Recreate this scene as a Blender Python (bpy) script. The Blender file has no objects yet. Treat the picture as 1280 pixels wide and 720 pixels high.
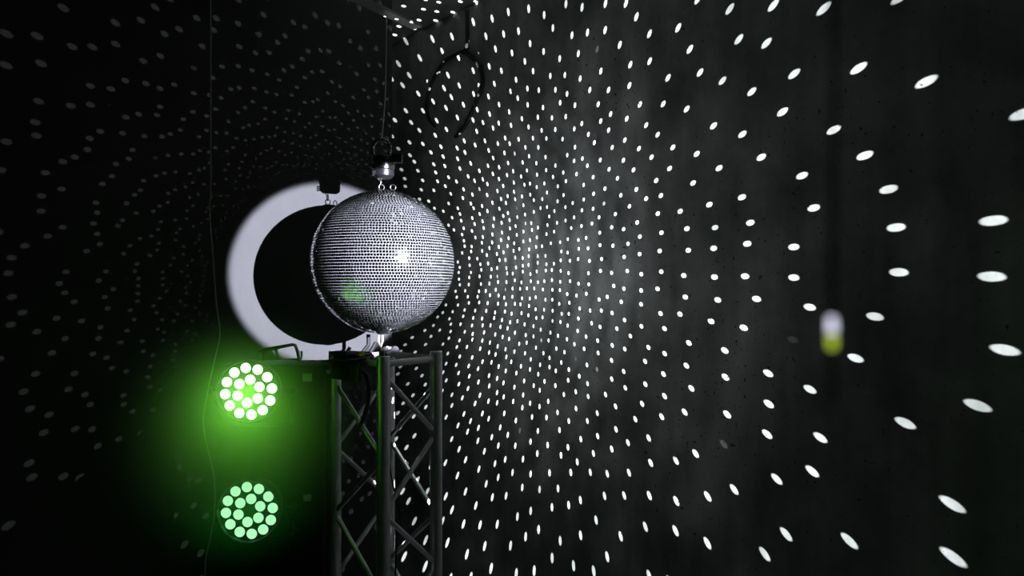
import bpy, bmesh, math, random
from mathutils import Vector, Matrix
V = Vector
PI = math.pi
random.seed(4)
SC = bpy.context.scene
COL = SC.collection
F = 900.0                      # focal length in pixels of the 1280x720 frame
CAMH = 1.5

def at(px, py, y):
    """point seen at pixel (px, py) at depth y"""
    return V(((px - 640) / F * y, y, CAMH + (360 - py) / F * y))

# ------------------------------------------------------------------ room geometry
BALL = at(478.5, 327.5, 2.25)
R = 0.2227
A = math.radians(50)
N_R = V((math.sin(A), math.cos(A), 0))       # outward normal of the right wall
N_L = V((-math.sin(math.radians(27)), math.cos(math.radians(27)), 0))   # outward normal of the partition behind the ball
D_R = 0.594                                   # ball centre to right wall
K_R = N_R.x * BALL.x + N_R.y * BALL.y + D_R   # plane constants
LDIR = V((0.640, -0.763, 0.091)).normalized() # from the ball to the lamp that lights it
LAMP = BALL + LDIR * 4.0
SHADOW = BALL - LDIR * 0.375
K_L = N_L.dot(SHADOW)
D_L = K_L - N_L.dot(BALL)
CEIL = 2.637
T_R = V((N_R.y, -N_R.x, 0))                   # along the right wall, towards the viewer
T_L = V((-N_L.y, N_L.x, 0))                   # along the partition, to the left

def on_wall(px, py, n, lift=0.0):
    """point of a wall seen at a pixel, lifted off the wall into the room"""
    d = V(((px - 640) / F, 1, (360 - py) / F))
    p = d * ((K_R if n is N_R else K_L) / n.dot(d))
    return V((p.x, p.y, p.z + CAMH)) - n * lift
EDGE = on_wall(490, 360, N_L); EDGE.z = 0      # free end of the partition
CORNER = on_wall(640, 360, N_R); CORNER.z = 0  # a point of the right wall

# ------------------------------------------------------------------ node helper
class G:
    def __init__(self, nt):
        self.nt = nt
    def _in(self, sock, v):
        if hasattr(v, 'is_output'):
            self.nt.links.new(v, sock)
        else:
            sock.default_value = v
    def m(self, op, a, b=None, c=None, clamp=False):
        n = self.nt.nodes.new('ShaderNodeMath'); n.operation = op; n.use_clamp = clamp
        self._in(n.inputs[0], a)
        if b is not None: self._in(n.inputs[1], b)
        if c is not None: self._in(n.inputs[2], c)
        return n.outputs[0]
    def v(self, op, a, b=None, scale=None):
        n = self.nt.nodes.new('ShaderNodeVectorMath'); n.operation = op
        self._in(n.inputs[0], a)
        if b is not None: self._in(n.inputs[1], b)
        if scale is not None: self._in(n.inputs['Scale'], scale)
        return n.outputs['Value'] if op in ('DOT_PRODUCT', 'LENGTH', 'DISTANCE') else n.outputs['Vector']
    def new(self, t, **kw):
        n = self.nt.nodes.new(t)
        for k, x in kw.items():
            setattr(n, k, x)
        return n
    def smooth(self, x, e0, e1):
        n = self.new('ShaderNodeMapRange', interpolation_type='SMOOTHSTEP')
        self._in(n.inputs['Value'], x)
        self._in(n.inputs['From Min'], e0); self._in(n.inputs['From Max'], e1)
        n.inputs['To Min'].default_value = 0; n.inputs['To Max'].default_value = 1
        return n.outputs['Result']

# ------------------------------------------------------------------ materials
def mat(name, col, rough=0.5, metal=0.0, spec=0.5, coat=0.0, vary=0.0, scale=30, bump=0.0):
    m = bpy.data.materials.new(name); m.use_nodes = True
    b = m.node_tree.nodes['Principled BSDF']
    b.inputs['Base Color'].default_value = (*col, 1)
    b.inputs['Roughness'].default_value = rough
    b.inputs['Metallic'].default_value = metal
    b.inputs['Specular IOR Level'].default_value = spec
    b.inputs['Coat Weight'].default_value = coat
    g = G(m.node_tree)
    tc = g.new('ShaderNodeTexCoord')
    nz = g.new('ShaderNodeTexNoise'); nz.inputs['Scale'].default_value = scale; nz.inputs['Detail'].default_value = 4
    m.node_tree.links.new(tc.outputs['Object'], nz.inputs['Vector'])
    if vary:
        mx = g.new('ShaderNodeMix', data_type='RGBA')
        mx.inputs['A'].default_value = (*[c * (1 - vary) for c in col], 1)
        mx.inputs['B'].default_value = (*[min(1, c * (1 + vary)) for c in col], 1)
        m.node_tree.links.new(nz.outputs['Fac'], mx.inputs['Factor'])
        m.node_tree.links.new(mx.outputs['Result'], b.inputs['Base Color'])
    if bump:
        bp = g.new('ShaderNodeBump'); bp.inputs['Strength'].default_value = bump; bp.inputs['Distance'].default_value = 0.004
        m.node_tree.links.new(nz.outputs['Fac'], bp.inputs['Height'])
        m.node_tree.links.new(bp.outputs['Normal'], b.inputs['Normal'])
    return m

def emit(name, col, strength):
    m = bpy.data.materials.new(name); m.use_nodes = True
    nt = m.node_tree; nt.nodes.clear()
    e = nt.nodes.new('ShaderNodeEmission'); o = nt.nodes.new('ShaderNodeOutputMaterial')
    e.inputs['Color'].default_value = (*col, 1); e.inputs['Strength'].default_value = strength
    nt.links.new(e.outputs[0], o.inputs['Surface'])
    m.cycles.emission_sampling = 'NONE'
    return m

def concrete(name, dark, light, pits=True):
    m = bpy.data.materials.new(name); m.use_nodes = True
    nt = m.node_tree; b = nt.nodes['Principled BSDF']; g = G(nt)
    tc = g.new('ShaderNodeTexCoord')
    big = g.new('ShaderNodeTexNoise'); big.inputs['Scale'].default_value = 2.2; big.inputs['Detail'].default_value = 8; big.inputs['Roughness'].default_value = 0.62
    fine = g.new('ShaderNodeTexNoise'); fine.inputs['Scale'].default_value = 38; fine.inputs['Detail'].default_value = 6
    mp = g.new('ShaderNodeMapping'); mp.inputs['Scale'].default_value = (9, 9, 0.9)
    stk = g.new('ShaderNodeTexNoise'); stk.inputs['Scale'].default_value = 1.5; stk.inputs['Detail'].default_value = 5
    nt.links.new(tc.outputs['Object'], big.inputs['Vector']); nt.links.new(tc.outputs['Object'], fine.inputs['Vector'])
    nt.links.new(tc.outputs['Object'], mp.inputs['Vector']); nt.links.new(mp.outputs['Vector'], stk.inputs['Vector'])
    f = g.m('ADD', g.m('MULTIPLY', big.outputs['Fac'], 0.75), g.m('MULTIPLY', stk.outputs['Fac'], 0.25))
    f = g.smooth(f, 0.36, 0.66)
    f = g.m('ADD', g.m('MULTIPLY', f, 0.8), g.m('MULTIPLY', fine.outputs['Fac'], 0.25), clamp=True)
    mx = g.new('ShaderNodeMix', data_type='RGBA')
    mx.inputs['A'].default_value = (*dark, 1); mx.inputs['B'].default_value = (*light, 1)
    nt.links.new(f, mx.inputs['Factor'])
    out = mx.outputs['Result']
    if pits:
        pn = g.new('ShaderNodeTexNoise'); pn.inputs['Scale'].default_value = 95; pn.inputs['Detail'].default_value = 3
        nt.links.new(tc.outputs['Object'], pn.inputs['Vector'])
        pm = g.smooth(g.m('ADD', pn.outputs['Fac'], g.m('MULTIPLY', big.outputs['Fac'], 0.25)), 0.80, 0.84)
        m2 = g.new('ShaderNodeMix', data_type='RGBA')
        nt.links.new(pm, m2.inputs['Factor']); nt.links.new(out, m2.inputs['A'])
        m2.inputs['B'].default_value = (0.012, 0.012, 0.012, 1)
        out = m2.outputs['Result']
    nt.links.new(out, b.inputs['Base Color'])
    b.inputs['Roughness'].default_value = 0.75
    b.inputs['Specular IOR Level'].default_value = 0.3
    bp = g.new('ShaderNodeBump'); bp.inputs['Strength'].default_value = 0.25; bp.inputs['Distance'].default_value = 0.004
    nt.links.new(f, bp.inputs['Height']); nt.links.new(bp.outputs['Normal'], b.inputs['Normal'])
    return m

M = {
    'concrete': concrete('grey concrete', (0.075, 0.083, 0.078), (0.29, 0.302, 0.296)),
    'plaster': concrete('black wall paint', (0.050, 0.050, 0.052), (0.064, 0.064, 0.066), pits=False),
    'ceiling': mat('dark ceiling paint', (0.16, 0.165, 0.16), 0.8, vary=0.3, scale=6, bump=0.2),
    'floor': mat('dark floor', (0.03, 0.03, 0.032), 0.5, vary=0.4, scale=4, bump=0.1),
    'alu': mat('brushed aluminium', (0.60, 0.61, 0.62), 0.38, .8, vary=0.15, scale=60, bump=0.05),
    'weld': mat('weathered aluminium', (0.7, 0.7, 0.7), 0.5, .25, vary=0.3, scale=90, bump=0.5),
    'mirror': mat('mirror glass', (0.86, 0.88, 0.9), 0.06, 1.0),
    'grout': mat('pale tile adhesive', (0.22, 0.22, 0.232), 0.6, vary=0.15, scale=40),
    'chrome': mat('chrome', (0.45, 0.46, 0.48), 0.2, 1.0),
    'steel': mat('galvanised steel', (0.62, 0.62, 0.62), 0.3, 1.0, vary=0.2, scale=80),
    'black': mat('black plastic', (0.012, 0.012, 0.013), 0.45, spec=0.4, vary=0.4, scale=50, bump=0.1),
    'blackmetal': mat('black painted steel', (0.012, 0.012, 0.013), 0.35, spec=0.5, vary=0.3, scale=60, bump=0.1),
    'cabinet': mat('black vinyl covering', (0.010, 0.010, 0.010), 0.6, spec=0.3, vary=0.5, scale=120, bump=0.4),
    'rubber': mat('black rubber', (0.010, 0.010, 0.011), 0.6, spec=0.3, vary=0.3, scale=40),
    'cable': mat('pale cable jacket', (0.34, 0.35, 0.34), 0.35, spec=0.6, vary=0.15, scale=30),
    'cream': mat('cream plastic', (0.30, 0.28, 0.24), 0.45, vary=0.08, scale=60),
    'greyplastic': mat('grey plastic', (0.10, 0.10, 0.105), 0.45, vary=0.12, scale=60),
    'latch': mat('nickel latch', (0.7, 0.7, 0.7), 0.4, 0.3, vary=0.3, scale=70),
    'red': mat('red plastic', (0.7, 0.03, 0.05), 0.5),
    'yellow': mat('yellow plastic', (0.85, 0.62, 0.05), 0.35),
    'glint_white': emit('white glint glow', (.78, .78, .95), 1.5),  # emission that stands for light caught on the near wire
    'glint_green': emit('yellow green glint glow', (.42, .55, .04), 1.4),
    'beam': mat('grey painted beam', (0.2, 0.2, 0.2), 0.5, vary=0.3, scale=20, bump=0.2),
    'led_hot': emit('bright green led', (0.62, 1.0, 0.60), 2.3),
    'led_dim': emit('green led', (0.42, 1.0, 0.50), 1.15),
}

# ------------------------------------------------------------------ mesh helpers
def frame_to(d):
    d = V(d).normalized()
    return d.to_track_quat('Z', 'Y').to_matrix().to_4x4()

def add_cyl(bm, p0, p1, r0, r1=None, seg=20, cap=True):
    p0, p1 = V(p0), V(p1); r1 = r0 if r1 is None else r1
    mtx = Matrix.Translation((p0 + p1) / 2) @ frame_to(p1 - p0)
    bmesh.ops.create_cone(bm, cap_ends=cap, segments=seg, radius1=r0, radius2=r1, depth=(p1 - p0).length, matrix=mtx)

def add_box(bm, c, s, rot=None, bevel=0.0):
    mtx = Matrix.Translation(V(c)) @ (rot.to_4x4() if rot is not None else Matrix.Identity(4)) @ Matrix.Diagonal((*s, 1))
    r = bmesh.ops.create_cube(bm, size=1.0, matrix=mtx)
    if bevel:
        es = list({e for v in r['verts'] for e in v.link_edges})
        bmesh.ops.bevel(bm, geom=es, offset=bevel, segments=2, affect='EDGES', profile=0.6)

def add_tube(bm, pts, r, seg=10, closed=False):
    pts = [V(p) for p in pts]; n = len(pts); rings = []
    up = None
    for i, p in enumerate(pts):
        a = pts[(i - 1) % n] if (closed or i > 0) else p
        b = pts[(i + 1) % n] if (closed or i < n - 1) else p
        t = (b - a).normalized()
        if up is None:
            up = t.orthogonal().normalized()
        up = (up - t * up.dot(t)).normalized()
        s = t.cross(up)
        rings.append([bm.verts.new(p + (up * math.cos(k * 2 * PI / seg) + s * math.sin(k * 2 * PI / seg)) * r) for k in range(seg)])
    for i in range(n if closed else n - 1):
        a, b = rings[i], rings[(i + 1) % n]
        off = 0
        if closed and i == n - 1:
            off = min(range(seg), key=lambda o: sum((a[k].co - b[(k + o) % seg].co).length for k in range(0, seg, 3)))
        for k in range(seg):
            bm.faces.new((a[k], a[(k + 1) % seg], b[(k + 1 + off) % seg], b[(k + off) % seg]))
    if not closed:
        bm.faces.new(list(reversed(rings[0]))); bm.faces.new(rings[-1])

def spline(pts, sub=8):
    pts = [V(p) for p in pts]; out = []
    for i in range(len(pts) - 1):
        p0 = pts[max(i - 1, 0)]; p1 = pts[i]; p2 = pts[i + 1]; p3 = pts[min(i + 2, len(pts) - 1)]
        for k in range(sub):
            t = k / sub
            out.append(0.5 * ((2 * p1) + (p2 - p0) * t + (2 * p0 - 5 * p1 + 4 * p2 - p3) * t * t + (3 * p1 - p0 - 3 * p2 + p3) * t ** 3))
    out.append(pts[-1])
    return out

def add_lathe(bm, prof, seg=32, mtx=None):
    """profile of (radius, height) turned about Z"""
    mtx = mtx or Matrix.Identity(4); rings = []
    for r, z in prof:
        if r < 1e-6:
            rings.append([bm.verts.new(mtx @ V((0, 0, z)))])
        else:
            rings.append([bm.verts.new(mtx @ V((r * math.cos(k * 2 * PI / seg), r * math.sin(k * 2 * PI / seg), z))) for k in range(seg)])
    for a, b in zip(rings, rings[1:]):
        for k in range(seg):
            k2 = (k + 1) % seg
            if len(a) == 1 and len(b) == 1: continue
            if len(a) == 1: bm.faces.new((a[0], b[k2], b[k]))
            elif len(b) == 1: bm.faces.new((a[k], a[k2], b[0]))
            else: bm.faces.new((a[k], a[k2], b[k2], b[k]))

def add_ring(bm, c, normal, rad, thick, stretch=1.0, long=V((0, 0, 1)), n=28, seg=8):
    """link or ring: centre, plane normal, radius, stretch along a direction of the plane"""
    normal = V(normal).normalized(); long = (V(long) - normal * normal.dot(V(long))).normalized(); s = normal.cross(long)
    add_tube(bm, [V(c) + s * math.cos(k * 2 * PI / n) * rad + long * math.sin(k * 2 * PI / n) * rad * stretch for k in range(n)], thick, seg, True)

def link(name, bm, m, parent=None, smooth=True):
    bmesh.ops.recalc_face_normals(bm, faces=bm.faces)
    me = bpy.data.meshes.new(name); bm.to_mesh(me); bm.free()
    me.materials.append(m)
    if smooth:
        for p in me.polygons: p.use_smooth = True
        try: me.set_sharp_from_angle(angle=math.radians(38))
        except Exception: pass
    o = bpy.data.objects.new(name, me); COL.objects.link(o)
    if parent is not None:
        o.parent = parent
        w = V((0, 0, 0)); q = parent
        while q is not None:
            w += q.location; q = q.parent
        me.transform(Matrix.Translation(-w))
    return o

def part(name, m, parent, fn, smooth=True, label=None):
    bm = bmesh.new(); fn(bm)
    o = link(name, bm, m, parent, smooth)
    if label: o['label'] = label
    return o

def tag(o, label, cat, group=None, kind=None):
    o['label'] = label; o['category'] = cat
    if group: o['group'] = group
    if kind: o['kind'] = kind
    return o

def thing(name, label, cat, loc, group=None):
    o = bpy.data.objects.new(name, None); COL.objects.link(o); o.location = loc
    o.empty_display_size = 0.05
    return tag(o, label, cat, group)

def copy_tree(src, shift):
    """a copy of a thing with copies of its parts and their sub-parts"""
    r = src.copy(); COL.objects.link(r); r.location = src.location + V(shift)
    def rec(a, b):
        for ch in list(a.children):
            c = ch.copy(); COL.objects.link(c); c.parent = b; rec(ch, c)
    rec(src, r)
    return r

def struct(name, bm, m, label, cat):
    return tag(link(name, bm, m, None, False), label, cat, kind='structure')

# ------------------------------------------------------------------ the room
def prism(corners, z0, z1):
    bm = bmesh.new(); n = len(corners)
    lo = [bm.verts.new((p.x, p.y, z0)) for p in corners]; hi = [bm.verts.new((p.x, p.y, z1)) for p in corners]
    bm.faces.new(lo); bm.faces.new(hi)
    for k in range(n): bm.faces.new((lo[k], lo[(k + 1) % n], hi[(k + 1) % n], hi[k]))
    return bm
def wall_slab(n, a, b, thick=0.12):
    return prism([a, b, b + n * thick, a + n * thick], 0, CEIL)
R0, R1 = CORNER - T_R * 3.0, CORNER + T_R * 4.2
L1 = EDGE + T_L * 4.2
struct('wall_right', wall_slab(N_R, R0, R1), M['concrete'], 'dark grey concrete wall covered in spots of light from the mirror ball', 'wall')
struct('wall_left', wall_slab(N_L, EDGE, L1), M['plaster'], 'black wall behind the ball and lamps, with a round pool of lamp light', 'wall')
OUT = [R0 + N_R * .12, R1 + N_R * .12, R1 + V((-4.5, -1.5, 0)), L1 + V((0, -1.5, 0)), L1 + V((0, 2.2, 0))]
struct('ceiling', prism(OUT, CEIL, CEIL + .1), M['ceiling'], 'dark ceiling at the top of the picture above the concrete wall', 'ceiling')
struct('floor', prism(OUT, -.1, 0), M['floor'], 'dark floor of the room', 'floor')

# thin wire hanging near the viewer, its two-coloured glint built as glowing sleeves
wy = .20
gwire = thing('glint_wire', 'thin dark wire hanging before the concrete wall with a white and yellow-green glint made as glowing sleeves', 'wire', at(1040, 420, wy))
part('wire', M['rubber'], gwire, lambda bm: add_tube(bm, spline([V((at(1040, 0, wy).x, wy, CEIL)), at(1042, 0, wy), at(1041, 200, wy), at(1040, 392, wy), at(1040, 445, wy), at(1040.5, 500, wy)], 6), .0009, 8))
part('white_glint', M['glint_white'], gwire, lambda bm: add_lathe(bm, [(.0006, 0), (.0010, .0006), (.0011, .003), (.0010, .0046), (.0006, .0052)], 16, Matrix.Translation(at(1040, 418, wy))), label='white glint built as a glowing sleeve')
part('green_glint', M['glint_green'], gwire, lambda bm: add_lathe(bm, [(.0006, -.0042), (.0009, -.0038), (.0011, -.002), (.0010, -.0006), (.0006, 0)], 16, Matrix.Translation(at(1040, 418, wy))), label='yellow-green glint built as a glowing sleeve')

# ------------------------------------------------------------------ mirror ball
NROW = 80
DLAT = PI / NROW
PITCH = DLAT * R
SPIN = 0.37
ball = thing('mirror_ball', 'large mirror ball of small square tiles hanging above the truss', 'mirror ball', BALL)
part('core', M['grout'], ball, lambda bm: bmesh.ops.create_uvsphere(bm, u_segments=96, v_segments=64, radius=R - .0007, matrix=Matrix.Translation(BALL)))
def tiles(bm):
    rnd = random.Random(11)
    h = PITCH * .41; t = .0013
    for i in range(NROW):
        lat = -PI / 2 + (i + .5) * DLAT
        nc = max(3, round(2 * PI * math.cos(lat) / DLAT))
        if math.cos(lat) * R < .018: continue
        off = rnd.random()
        for j in range(nc):
            lon = (j + .5 + off * .9) * 2 * PI / nc + SPIN
            n = V((math.cos(lat) * math.cos(lon), math.cos(lat) * math.sin(lon), math.sin(lat)))
            e = V((-math.sin(lon), math.cos(lon), 0)); u = n.cross(e)
            c = n * (R - .0002)
            sg = .07 if rnd.random() < .05 else .022
            n2 = (n + e * rnd.gauss(0, sg) + u * rnd.gauss(0, sg)).normalized()
            e2 = (e - n2 * e.dot(n2)).normalized(); u2 = n2.cross(e2)
            tw = rnd.gauss(0, .03); e3 = e2 * math.cos(tw) + u2 * math.sin(tw); u3 = n2.cross(e3)
            hw = h * (2 * PI * math.cos(lat) / nc) / DLAT
            lo = [bm.verts.new(BALL + c - n2 * t + e3 * sx * hw + u3 * sy * h) for sx, sy in ((-1, -1), (1, -1), (1, 1), (-1, 1))]
            hi = [bm.verts.new(BALL + c + n2 * .0004 + e3 * sx * hw * .95 + u3 * sy * h * .95) for sx, sy in ((-1, -1), (1, -1), (1, 1), (-1, 1))]
            bm.faces.new(hi)
            for k in range(4):
                bm.faces.new((lo[k], lo[(k + 1) % 4], hi[(k + 1) % 4], hi[k]))
part('mirror_tiles', M['mirror'], ball, tiles, smooth=False)
TOP = BALL + V((0, 0, R))
part('top_cap', M['steel'], ball, lambda bm: add_lathe(bm, [(0.0, .0035), (.006, .0035), (.017, .002), (.021, -.001), (.021, -.004)], 32, Matrix.Translation(TOP)))
BOT = BALL - V((0, 0, R))
part('bottom_cap', M['steel'], ball, lambda bm: add_lathe(bm, [(0.0, -.002), (.017, -.002), (.02, .002), (.02, .005)], 32, Matrix.Translation(BOT)))
e1 = TOP + V((-.004, -.002, .0105)); e2 = TOP + V((.034, -.012, .0085))
part('eyelet', M['steel'], ball, lambda bm: add_ring(bm, e1, (0.25, -1, 0), .0085, .0017))
part('eyelet', M['steel'], ball, lambda bm: add_ring(bm, e2, (-0.2, -1, 0), .0085, .0016))

# chain between the motor and the ball
cp = V((e1.x - .001, e1.y, 0))
chain = thing('chain', 'short bright steel chain holding the mirror ball under its motor', 'chain', (e1.x, e1.y, e1.z))
part('chain_link', M['steel'], chain, lambda bm: add_ring(bm, e1 + V((-.002, .001, .0145)), (1, .35, 0), .0060, .0016, 1.5))
part('chain_link', M['steel'], chain, lambda bm: add_ring(bm, e1 + V((-.005, .001, .031)), (.3, -1, 0), .0060, .0016, 1.5))

# motor and shackle
mt = BALL.copy(); mc = at(479.5, 208, 2.25); mz = mc.z
motor = thing('ball_motor', 'black and chrome rotating motor hanging over the mirror ball', 'motor', (mc.x, mc.y, mz - .03))
MX = Matrix.Translation(V((mc.x, mc.y, 0)))
part('motor_body', M['blackmetal'], motor, lambda bm: add_lathe(bm, [(0, mz + .034), (.026, mz + .034), (.032, mz + .028), (.033, mz + .012), (.030, mz + .010), (.030, mz - .010), (.033, mz - .012), (.032, mz - .030), (.022, mz - .038), (0, mz - .038)], 36, MX))
part('chrome_band', M['chrome'], motor, lambda bm: add_lathe(bm, [(.0295, mz + .0115), (.0335, mz + .009), (.0345, mz), (.0335, mz - .009), (.0295, mz - .0115)], 36, MX))
part('terminal_box', M['black'], motor, lambda bm: add_box(bm, (mc.x + .044, mc.y - .012, mz + .022), (.034, .03, .028), None, .005))
part('drive_hook', M['steel'], motor, lambda bm: (add_cyl(bm, (e1.x - .005, e1.y, mz - .037), (e1.x - .005, e1.y, e1.z + .044), .0024), add_ring(bm, e1 + V((-.005, .001, .0455)), (1, .2, 0), .0050, .0015)))
for k in range(3):
    part('screw', M['steel'], motor, lambda bm: add_cyl(bm, (mc.x - .026, mc.y - .020, mz - .018 - .006 * k), (mc.x - .030, mc.y - .027, mz - .018 - .006 * k), .0022))
sh = at(477, 187, 2.25)
shk = thing('shackle', 'chrome bow shackle joining the motor to the steel wire', 'shackle', (sh.x, sh.y, sh.z - .03))
def bow(bm):
    pts = []
    for k in range(25):
        a = math.radians(-62 + 304 * k / 24)
        pts.append(sh + V((.028 * math.cos(a), 0, .032 * math.sin(a))))
    add_tube(bm, pts, .0050, 10)
part('bow', M['chrome'], shk, bow)
part('pin', M['chrome'], shk, lambda bm: add_cyl(bm, sh + V((-.023, 0, -.030)), sh + V((.023, 0, -.030)), .0055))
bz = at(483, 18, 2.25).z
k0, k1 = at(522, 38, 2.36), at(440, 0, 2.11)
k0.z = k1.z = bz
bd = (k1 - k0).normalized(); rotb = Matrix.Rotation(math.atan2(bd.y, bd.x), 3, 'Z')
hbar = thing('hanging_bar', 'grey flat steel bar near the ceiling that carries the suspension wire', 'bar', (k0.x, k0.y, bz))
part('bar', M['beam'], hbar, lambda bm: add_box(bm, k0 + bd * .55, (1.1, .042, .010), rotb, .002))
for q in (.42, .98):
    part('hanger_rod', M['steel'], hbar, lambda bm: add_cyl(bm, k0 + bd * q, V((*(k0 + bd * q).xy, CEIL)), .005, seg=12))
wire_top = V((at(483, 22, 2.25).x, 2.25, bz - .004))
bm = bmesh.new()
add_tube(bm, spline([wire_top, at(482.8, 60, 2.25), at(481.5, 120, 2.25), sh + V((0, 0, .026))], 6), .0019, 8)
tag(link('suspension_wire', bm, M['steel']), 'thin steel wire from the hanging bar down to the shackle above the ball', 'wire')

# ------------------------------------------------------------------ lattice truss
CT = V((-.394, 2.25, 0)); TOPZ = 1.303
ch = {'front': V((-.374, 2.09, 0)), 'right': V((-.2375, 2.25, 0)), 'back': V((-.412, 2.41, 0)), 'left': V((-.5535, 2.25, 0))}
truss = thing('lattice_truss', 'square aluminium lattice truss standing below the mirror ball', 'truss', (CT.x, CT.y, 0))
def chord(p):
    def fn(bm):
        add_lathe(bm, [(.0, .012), (.0195, .012), (.0195, TOPZ - .002), (.0175, TOPZ), (.015, TOPZ), (.015, TOPZ - .03), (0, TOPZ - .03)], 24, Matrix.Translation(p))
    return fn
for k in ('front', 'right', 'back', 'left'):
    part('chord', M['alu'], truss, chord(ch[k]))
def zz(p, z): return V((p.x, p.y, z))
order = [('front', 'right'), ('right', 'back'), ('back', 'left'), ('left', 'front')]
for a, b in order:
    for z in (TOPZ - .024, .06):
        part('cross_tube', M['weld'], truss, lambda bm: add_cyl(bm, zz(ch[a], z), zz(ch[b], z), .0105, seg=16))
brz = {('front', 'right'): (1.249, -1), ('back', 'right'): (1.0, 0), ('left', 'front'): (1.205, -1), ('back', 'left'): (1.205, 0)}
for (a, b), (z0, _) in brz.items():
    z = z0 + (.2 if z0 < 1.1 else 0); pa, pb = (b, a) if z0 < 1.1 else (a, b)
    while z - .203 > .05:
        part('brace', M['alu'], truss, lambda bm: add_cyl(bm, zz(ch[pa], z), zz(ch[pb], z - .203), .0078, seg=14))
        pa, pb = pb, pa; z -= .203
part('base_plate', M['alu'], truss, lambda bm: add_box(bm, (CT.x, CT.y, .006), (.255, .255, .012), Matrix.Rotation(PI / 4, 3, 'Z'), .002))

# fittings on top of the truss
tz = TOPZ
fk = zz(ch['front'], tz)
fk = at(477, 443, 2.085)
bracket = thing('forked_bracket', 'cream forked bracket standing on the front truss tube under the ball', 'bracket', fk)
def fork(bm):
    base = at(477.5, 443, 2.085)
    for px, dx in ((473.0, 0), (478.2, 0)):
        pts = [at(476.8, 441, 2.085), at(476.0, 434, 2.085), at(px, 427 if px < 475 else 426, 2.09), at(px + (.3 if px < 475 else -.2), 419, 2.09)]
        for p, q in zip(pts, pts[1:]):
            d = q - p; add_cyl(bm, p, q, .0034, .0030, 10)
    add_box(bm, base + V((0, 0, .004)), (.016, .016, .016), None, .002)
part('fork', M['cream'], bracket, fork)

arm = thing('bent_bracket', 'black bent steel bracket leaning beside the cream fork', 'bracket', at(448, 447, 2.40))
part('strap', M['rubber'], arm, lambda bm: [add_cyl(bm, p, q, .0065, seg=8) for p, q in ((at(460.5, 418, 2.42), at(460.5, 431, 2.42)), (at(460.5, 431, 2.42), at(448, 447, 2.40)))])
part('gusset', M['rubber'], arm, lambda bm: [add_cyl(bm, p, q, .0065, seg=8) for p, q in ((at(470, 428, 2.42), at(459, 448, 2.40)),)])

clamp = thing('truss_clamp', 'grey round headed clamp screw on the right truss cross tube', 'clamp', at(488, 446, 2.13))
part('clamp_body', M['greyplastic'], clamp, lambda bm: (add_cyl(bm, at(482, 446, 2.11), at(493.5, 438, 2.15), .0125, .0125, 20), bmesh.ops.create_uvsphere(bm, u_segments=20, v_segments=12, radius=.0135, matrix=Matrix.Translation(at(493.5, 438, 2.15)))))
part('wing_knob', M['greyplastic'], clamp, lambda bm: bmesh.ops.create_uvsphere(bm, u_segments=16, v_segments=10, radius=.0085, matrix=Matrix.Translation(at(481.5, 436.5, 2.12)) @ Matrix.Diagonal((1.1, .8, .9, 1))))

plug = thing('cable_plug', 'small red and yellow plug lying on the black cable coil', 'plug', at(451, 443, 2.11))
part('red_sleeve', M['red'], plug, lambda bm: add_cyl(bm, at(445.5, 444.0, 2.11), at(449.5, 443.0, 2.11), .0058, .0072, 14), label='red sleeve')
part('yellow_cap', M['yellow'], plug, lambda bm: add_cyl(bm, at(449.5, 443.0, 2.11), at(455.5, 442.2, 2.11), .0075, .0062, 14), label='yellow cap')

def coil(bm):
    rnd = random.Random(3)
    c = at(441, 447, 2.17); pts = []
    for k in range(150):
        a = k * .27; rr = .046 + .010 * math.sin(k * .11) + rnd.uniform(-.002, .002)
        pts.append(c + V((rr * math.cos(a) * 1.05, rr * math.sin(a) * .75, -.004 + .018 * (k / 150) + .003 * math.cos(a * .9))))
    pts += [c + V((.05, -.04, -.05)), c + V((.055, -.045, -.13)), c + V((.03, -.04, -.2))]
    add_tube(bm, spline(pts, 2), .0062, 8)
bm = bmesh.new(); coil(bm)
tag(link('cable_coil', bm, M['rubber']), 'black cable coiled on top of the truss beside the ball', 'cable coil')

cp0 = at(411, 455, 2.2)
plate = thing('truss_plate', 'black steel plate with one bright bolt at the upper left truss corner', 'plate', cp0)
part('plate_body', M['blackmetal'], plate, lambda bm: (add_box(bm, at(433, 463, 2.14), (.135, .012, .060), Matrix.Rotation(math.radians(-42), 3, 'Z'), .003), add_box(bm, at(411, 452.5, 2.2), (.034, .05, .010), None, .002)))
part('bolt', M['steel'], plate, lambda bm: (add_cyl(bm, at(410.5, 464.5, 2.215), at(410.5, 464.5, 2.178), .0075, seg=6), add_cyl(bm, at(410.5, 464.5, 2.183), at(410.5, 464.5, 2.172), .0042, seg=12)))

# thin cable running down inside the truss
bm = bmesh.new()
add_tube(bm, spline([at(484, 470, 2.24), at(485, 560, 2.22), at(490, 600, 2.2), at(499, 640, 2.24), at(497, 672, 2.26), at(494, 720, 2.26), V((-.39, 2.26, .02))], 8), .0026, 8)
tag(link('truss_cable', bm, M['rubber']), 'thin dark cable hanging down inside the lattice truss', 'cable')

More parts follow.
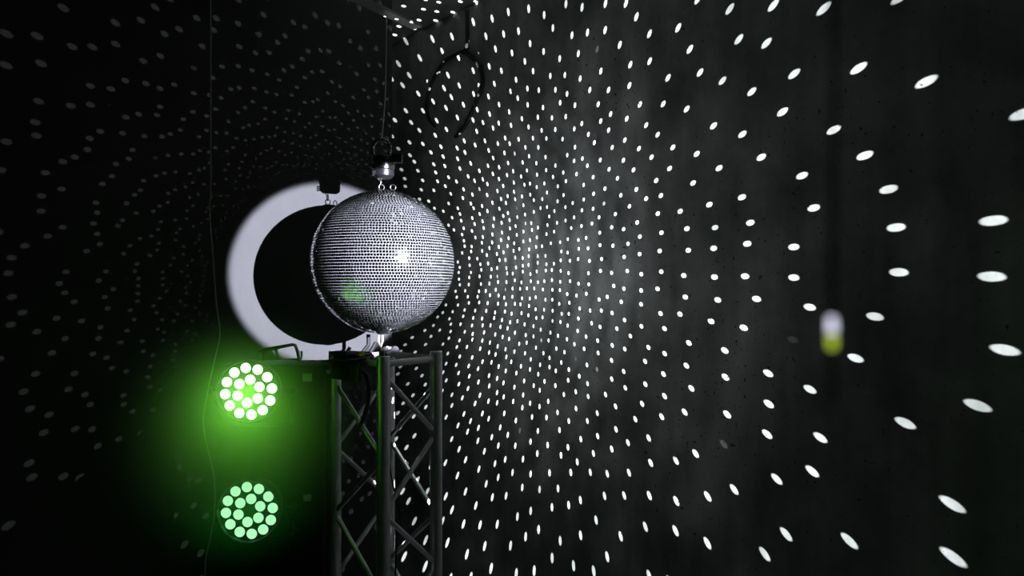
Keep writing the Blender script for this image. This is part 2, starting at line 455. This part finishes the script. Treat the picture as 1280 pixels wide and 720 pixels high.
# ------------------------------------------------------------------ black cabinet behind the lamps
cabz = at(350, 456.5, 2.2).z
x0, x1 = at(272, 0, 2.2).x, at(404.5, 0, 2.2).x
y0, y1 = 2.2, 2.36
cab = thing('equipment_cabinet', 'tall black cabinet behind the green lamps, beside the truss', 'cabinet', ((x0 + x1) / 2, (y0 + y1) / 2, 0))
part('cabinet_body', M['cabinet'], cab, lambda bm: add_box(bm, ((x0 + x1) / 2, (y0 + y1) / 2, cabz / 2), (x1 - x0, y1 - y0, cabz), None, .004))
hy = 2.31
def strap(s0):
    def fn(bm):
        y = hy + s0 * .028
        sx = 6 * s0
        pts = [at(322 + sx, 470, y), at(322 + sx, 446, y), at(325 + sx, 438.5, y), at(334 + sx, 436.2, y), at(360 - sx * .2, 431.6 + abs(sx) * .1, y), at(367 , 431, y), at(370, 434, y), at(373 , 446, y), at(376, 470, y)]
        add_tube(bm, spline(pts, 6), .0048, 10)
    return fn
handle = part('carry_handle', M['blackmetal'], cab, strap(0))
part('carry_handle', M['blackmetal'], cab, strap(1.2))
for py, sc in ((471.5, 1.0), (622, .8)):
    c = at(384.5, py, 2.2)
    lt = part('latch', M['latch'], cab, lambda bm: (add_box(bm, c + V((0, -.003, 0)), (.030 * sc, .008, .026 * sc), None, .003), add_box(bm, c + V((-.003, -.008, .006 * sc)), (.012 * sc, .008, .010 * sc), None, .002)), label='nickel butterfly latch')

# ------------------------------------------------------------------ LED lamps
def make_lamp(cpx, cpy, led_mat, label, tilt):
    y = 2.075
    c = at(cpx, cpy, y)
    r_out, r_in, rl = 29.4 / F * y, 14.6 / F * y, 6.35 / F * y
    root = thing('par_lamp', label, 'stage lamp', c, 'green LED stage lamps on the cabinet')
    MX = Matrix.Translation(c) @ Matrix.Rotation(PI / 2, 4, 'X')      # local +Z -> -Y, towards the viewer
    part('housing', M['black'], root, lambda bm: add_lathe(bm, [(0, -.105), (.055, -.105), (.068, -.09), (.080, -.05), (.089, -.02), (.091, -.004), (.0915, .013), (.0895, .0135), (.0875, .012), (.086, -.002), (0, -.002)], 48, MX))
    for k in range(18):
        if k < 12: a, rr = math.radians(97 + tilt + 30 * k), r_out
        else: a, rr = math.radians(82 + tilt + 60 * (k - 12)), r_in
        q = V((rr * math.cos(a), rr * math.sin(a), 0))
        L = MX @ Matrix.Translation(q)
        part('led_lens', led_mat, root, lambda bm: add_lathe(bm, [(0, .0075), (rl * .45, .0068), (rl * .8, .0042), (rl, 0), (rl, -.002)], 20, L))
    def yoke(bm):
        pts = [c + V((-.106, .03, 0)), c + V((-.108, .05, -.05)), c + V((-.095, .10, -.10)), c + V((-.05, .118, -.118)), c + V((.05, .118, -.118)), c + V((.095, .10, -.10)), c + V((.108, .05, -.05)), c + V((.106, .03, 0))]
        add_tube(bm, spline(pts, 5), .006, 8)
    part('yoke', M['blackmetal'], root, yoke)
    for s in (-1, 1):
        part('tilt_knob', M['black'], root, lambda bm: (add_cyl(bm, c + V((s * .095, .03, 0)), c + V((s * .115, .03, 0)), .006, seg=12), add_cyl(bm, c + V((s * .112, .03, 0)), c + V((s * .128, .03, 0)), .012, .010, seg=14)))
    return c
LA = make_lamp(310.5, 489.2, M['led_hot'], 'brighter upper green LED stage lamp with eighteen glaring round lenses', 0)
LB = make_lamp(311.5, 638.2, M['led_dim'], 'dimmer lower green LED stage lamp with eighteen pale green lenses', -1)

# ------------------------------------------------------------------ cables on the walls
bm = bmesh.new()
pts = [V((at(263, 180, 2.15).x, 2.15, CEIL)), at(263.5, 205, 2.15), at(262, 262, 2.15), at(266, 320, 2.12), at(270, 376, 2.1), at(272.5, 395, 2.1), at(274.5, 420, 2.1), at(267, 455, 2.08), at(257.5, 500, 2.07), at(254.5, 530, 2.07), at(260, 565, 2.07), at(267.5, 598, 2.07), at(268, 640, 2.07), at(263, 672, 2.07), at(256, 720, 2.07), at(262, 860, 2.1), V((at(262, 0, 2.1).x, 2.1, .006))]
add_tube(bm, spline(pts, 8), .0022, 8)
tag(link('hanging_cable', bm, M['cable']), 'thin pale cable hanging from the ceiling left of the green lamps', 'cable')

bm = bmesh.new()
wp = [(586, 14), (586, 30), (585.5, 60), (578, 66), (570, 70), (560, 76), (548, 92), (540, 110), (536, 130), (538, 148), (546, 158)]
wq = [(578, 66), (590, 70), (601, 82), (606, 98), (605, 112), (600, 124), (592, 143), (583, 160), (572, 172)]
add_tube(bm, spline([on_wall(x, y, N_R, .010) for x, y in wp], 6), .0075, 8)
add_tube(bm, spline([on_wall(x, y, N_R, .012) for x, y in wq], 6), .0085, 8)
tag(link('wall_cable', bm, M['rubber']), 'black cable hanging in a loop on the spotted wall near the ceiling', 'cable')

# ------------------------------------------------------------------ haze in front of the lamps
bm = bmesh.new()
hc = V((LA.x + .03, 1.92, LA.z - .08))
bmesh.ops.create_icosphere(bm, subdivisions=4, radius=.39, matrix=Matrix.Translation(hc))
hz = bpy.data.materials.new('stage haze'); hz.use_nodes = True
nt = hz.node_tree; nt.nodes.clear(); g = G(nt)
out = nt.nodes.new('ShaderNodeOutputMaterial'); vs = nt.nodes.new('ShaderNodeVolumeScatter')
vs.inputs['Color'].default_value = (1, 1, 1, 1); vs.inputs['Anisotropy'].default_value = 0.0
tc = g.new('ShaderNodeTexCoord')
rr = g.v('LENGTH', g.v('SUBTRACT', tc.outputs['Object'], tuple(hc)))
nz = g.new('ShaderNodeTexNoise'); nz.inputs['Scale'].default_value = 3.0; nz.inputs['Detail'].default_value = 2
nt.links.new(tc.outputs['Object'], nz.inputs['Vector'])
dens = g.m('MULTIPLY', g.m('SUBTRACT', 1.0, g.smooth(rr, .02, .38)), g.m('ADD', .6, g.m('MULTIPLY', nz.outputs['Fac'], .8)))
nt.links.new(g.m('MULTIPLY', dens, 1.0), vs.inputs['Density'])
nt.links.new(vs.outputs[0], out.inputs['Volume'])
o = link('haze', bm, hz)
tag(o, 'thin green lit stage haze hanging around the two green lamps', 'haze', kind='stuff')

# ------------------------------------------------------------------ lights
def add_light(name, kind, loc, energy, col=(1, 1, 1), radius=.01, aim=None, **kw):
    l = bpy.data.lights.new(name, kind); l.energy = energy; l.color = col
    if kind != 'AREA': l.shadow_soft_size = radius
    for k, x in kw.items(): setattr(l, k, x)
    o = bpy.data.objects.new(name, l); COL.objects.link(o); o.location = loc
    if aim is not None:
        o.rotation_euler = (V(aim) - V(loc)).to_track_quat('-Z', 'Y').to_euler()
    return o

SPOT_W = 5500.0
add_light('ball_spot', 'SPOT', LAMP, SPOT_W, (.83, .85, 1.0), .011, aim=BALL + V((-.003, 0, .006)), spot_size=math.radians(8.42), spot_blend=.12)
add_light('green_par_beam', 'SPOT', LA + V((0, -.03, 0)), 20.0, (.22, 1, .05), .06, aim=LA + V((.42, -1, .0)), spot_size=math.radians(112), spot_blend=1.0)
add_light('spill_fill', 'POINT', LAMP + V((-.1, .12, 0)), 5.0, (.93, 1.0, .95), .05)  # weak fill added beside the spot to lift truss and wall
add_light('green_par_beam', 'SPOT', LB + V((0, -.03, 0)), 3.0, (.0, 1, .03), .06, aim=LB + V((.42, -1, .0)), spot_size=math.radians(112), spot_blend=1.0)

def reflection_gobo(name, pos, own, energy):
    """added point lamp, patterned as if every tile (row, cell) mirrored the spot lamp"""
    o = add_light(name, 'POINT', pos, energy, (1, 1, 1), 0.0)
    l = o.data; l.use_nodes = True
    nt = l.node_tree; g = G(nt)
    em = nt.nodes['Emission']
    D = g.new('ShaderNodeNewGeometry').outputs['Incoming']
    rel = pos - BALL
    eps = 1e-4
    nd = g.v('DOT_PRODUCT', D, tuple(N_R)); ld = g.v('DOT_PRODUCT', D, tuple(N_L)); zd = g.v('DOT_PRODUCT', D, (0, 0, 1))
    tR = g.m('DIVIDE', D_R - N_R.dot(rel), g.m('MAXIMUM', nd, eps))
    tL = g.m('DIVIDE', D_L - N_L.dot(rel), g.m('MAXIMUM', ld, eps))
    tC = g.m('DIVIDE', CEIL - BALL.z - rel.z, g.m('MAXIMUM', zd, eps))
    tF = g.m('DIVIDE', BALL.z + rel.z, g.m('MAXIMUM', g.m('MULTIPLY', zd, -1), eps))
    t = g.m('MINIMUM', tR, g.m('MINIMUM', tC, tF))
    # does the ray meet the partition (left of its free end) first?
    q = g.v('DOT_PRODUCT', g.v('ADD', g.v('SCALE', D, scale=tL), tuple(rel)), tuple(T_L))
    onL = g.m('MULTIPLY', g.m('GREATER_THAN', q, T_L.dot(EDGE - V((BALL.x, BALL.y, 0)))), g.m('LESS_THAN', tL, t))
    if own == 'R':
        sel = g.m('SUBTRACT', 1.0, onL)
    else:
        sel = onL
        t = g.m('MINIMUM', tL, t)
    W = g.v('ADD', g.v('SCALE', D, scale=t), tuple(rel))
    lamp = tuple(LAMP - BALL)
    h = g.v('NORMALIZE', g.v('ADD', g.v('NORMALIZE', W), tuple((LAMP - BALL).normalized())))
    for _ in range(3):
        p = g.v('SCALE', h, scale=R)
        rv = g.v('SUBTRACT', W, p)
        lv = g.v('NORMALIZE', g.v('SUBTRACT', lamp, p))
        h = g.v('NORMALIZE', g.v('ADD', g.v('NORMALIZE', rv), lv))
    dw = g.v('LENGTH', rv)
    cosi = g.v('DOT_PRODUCT', h, lv)
    sx = g.new('ShaderNodeSeparateXYZ'); nt.links.new(h, sx.inputs[0])
    lat = g.m('ARCSINE', sx.outputs['Z'])
    rowf = g.m('DIVIDE', g.m('ADD', lat, PI / 2), DLAT)
    row = g.m('FLOOR', rowf)
    rlat = g.m('SUBTRACT', g.m('MULTIPLY', g.m('ADD', row, .5), DLAT), PI / 2)
    nc = g.m('ROUND', g.m('DIVIDE', g.m('MULTIPLY', g.m('COSINE', rlat), 2 * PI), DLAT))
    wr = g.new('ShaderNodeTexWhiteNoise', noise_dimensions='1D'); nt.links.new(row, wr.inputs['W'])
    lon = g.m('ARCTAN2', sx.outputs['Y'], sx.outputs['X'])
    cf = g.m('ADD', g.m('MULTIPLY', g.m('DIVIDE', g.m('ADD', lon, PI * 3 - SPIN), 2 * PI), nc), wr.outputs['Value'])
    cell = g.m('FLOOR', cf)
    cx = g.new('ShaderNodeCombineXYZ'); nt.links.new(row, cx.inputs[0]); nt.links.new(cell, cx.inputs[1])
    wn = g.new('ShaderNodeTexWhiteNoise', noise_dimensions='3D'); nt.links.new(cx.outputs[0], wn.inputs['Vector'])
    sc = g.new('ShaderNodeSeparateColor'); nt.links.new(wn.outputs['Color'], sc.inputs[0])
    JIT = .40
    fu = g.m('SUBTRACT', g.m('SUBTRACT', g.m('SUBTRACT', cf, cell), .5), g.m('MULTIPLY', g.m('SUBTRACT', sc.outputs[0], .5), JIT))
    fv = g.m('SUBTRACT', g.m('SUBTRACT', g.m('SUBTRACT', rowf, row), .5), g.m('MULTIPLY', g.m('SUBTRACT', sc.outputs[1], .5), JIT))
    # the plane of incidence in the tile's own (across, up) directions
    ax = g.v('NORMALIZE', g.v('CROSS_PRODUCT', (0, 0, 1), h)); up = g.v('CROSS_PRODUCT', h, ax)
    la = g.v('DOT_PRODUCT', lv, ax); lb = g.v('DOT_PRODUCT', lv, up)
    ln = g.m('MAXIMUM', g.m('SQRT', g.m('ADD', g.m('MULTIPLY', la, la), g.m('MULTIPLY', lb, lb))), eps)
    la = g.m('DIVIDE', la, ln); lb = g.m('DIVIDE', lb, ln)
    pin = g.m('ADD', g.m('MULTIPLY', fu, la), g.m('MULTIPLY', fv, lb))
    pout = g.m('SUBTRACT', g.m('MULTIPLY', fv, la), g.m('MULTIPLY', fu, lb))
    wt = g.m('DIVIDE', .42 * R / 4, dw)                    # footprint of the tile itself
    cs = g.m('MAXIMUM', cosi, .42)
    wu = g.m('ADD', g.m('MULTIPLY', wt, cs), .076)
    wv = g.m('DIVIDE', g.m('ADD', wt, .076), cs)
    wv = g.m('MINIMUM', wv, .46)
    d = g.m('POWER', g.m('ADD', g.m('POWER', g.m('ABSOLUTE', g.m('DIVIDE', pin, wu)), 2.2), g.m('POWER', g.m('ABSOLUTE', g.m('DIVIDE', pout, wv)), 2.2)), 1 / 2.2)
    spot = g.m('SUBTRACT', 1.0, g.smooth(d, .74, 1.06))
    spot = g.m('MULTIPLY', spot, g.smooth(sc.outputs[2], .01, .06))
    bright = g.smooth(cosi, .04, DOT_HI)
    if own == 'L':        # nothing is thrown back into the ball's own shadow
        al = g.v('DOT_PRODUCT', W, tuple(LDIR))
        off = g.v('LENGTH', g.v('SUBTRACT', W, g.v('SCALE', tuple(LDIR), scale=al)))
        bright = g.m('MULTIPLY', bright, g.smooth(off, R * 1.15, R * 1.6))
    t2 = g.m('MULTIPLY', t, t)
    dots = g.m('MULTIPLY', g.m('MULTIPLY', spot, bright), g.m('MULTIPLY', t2, 1.0))
    # weak fill added as if scattered off the bevelled tile edges, streaky in the ball's own coordinates
    mp = g.new('ShaderNodeMapping'); mp.inputs['Scale'].default_value = (13, 13, 3); nt.links.new(h, mp.inputs['Vector'])
    ns = g.new('ShaderNodeTexNoise'); ns.inputs['Scale'].default_value = 1.6; ns.inputs['Detail'].default_value = 4; nt.links.new(mp.outputs[0], ns.inputs['Vector'])
    stray = g.m('MULTIPLY', g.m('MULTIPLY', g.m('ADD', .35, g.smooth(ns.outputs['Fac'], .25, .8)), cosi), STRAY if own == 'R' else 0.0)
    tot = g.m('MULTIPLY', g.m('ADD', dots, stray), sel)
    nt.links.new(tot, em.inputs['Strength'])
    em.inputs['Color'].default_value = (.95, .97, 1.0, 1)
    return o
DOT_HI = .55
STRAY = .009
reflection_gobo('mirror_gobo_lamp', BALL + N_R * (R + .012), 'R', 750.0)  # lamps added just outside the ball stand in for its thrown spots
reflection_gobo('mirror_gobo_lamp', BALL + N_L * (R + .012), 'L', 75.0)

# ------------------------------------------------------------------ world, camera, view
w = bpy.data.worlds.new('world'); SC.world = w; w.use_nodes = True
w.node_tree.nodes['Background'].inputs['Color'].default_value = (.02, .023, .022, 1)
w.node_tree.nodes['Background'].inputs['Strength'].default_value = .06
cam = bpy.data.cameras.new('camera'); co = bpy.data.objects.new('camera', cam); COL.objects.link(co)
cam.sensor_width = 36; cam.lens = F / 1280 * 36
cam.clip_start = .02
cam.dof.use_dof = True; cam.dof.focus_distance = 2.5; cam.dof.aperture_fstop = cam.lens / 5.8
co.location = (0, 0, CAMH); co.rotation_euler = (PI / 2, 0, 0)
SC.camera = co
SC.view_settings.view_transform = 'Standard'; SC.view_settings.look = 'None'
SC.view_settings.exposure = 0; SC.view_settings.gamma = 1
SC.view_settings.use_curve_mapping = False
SC.cycles.use_denoising = True
SC.cycles.max_bounces = 6
SC.cycles.caustics_reflective = False
SC.cycles.sample_clamp_indirect = 2.0
SC.cycles.volume_step_rate = 1.0
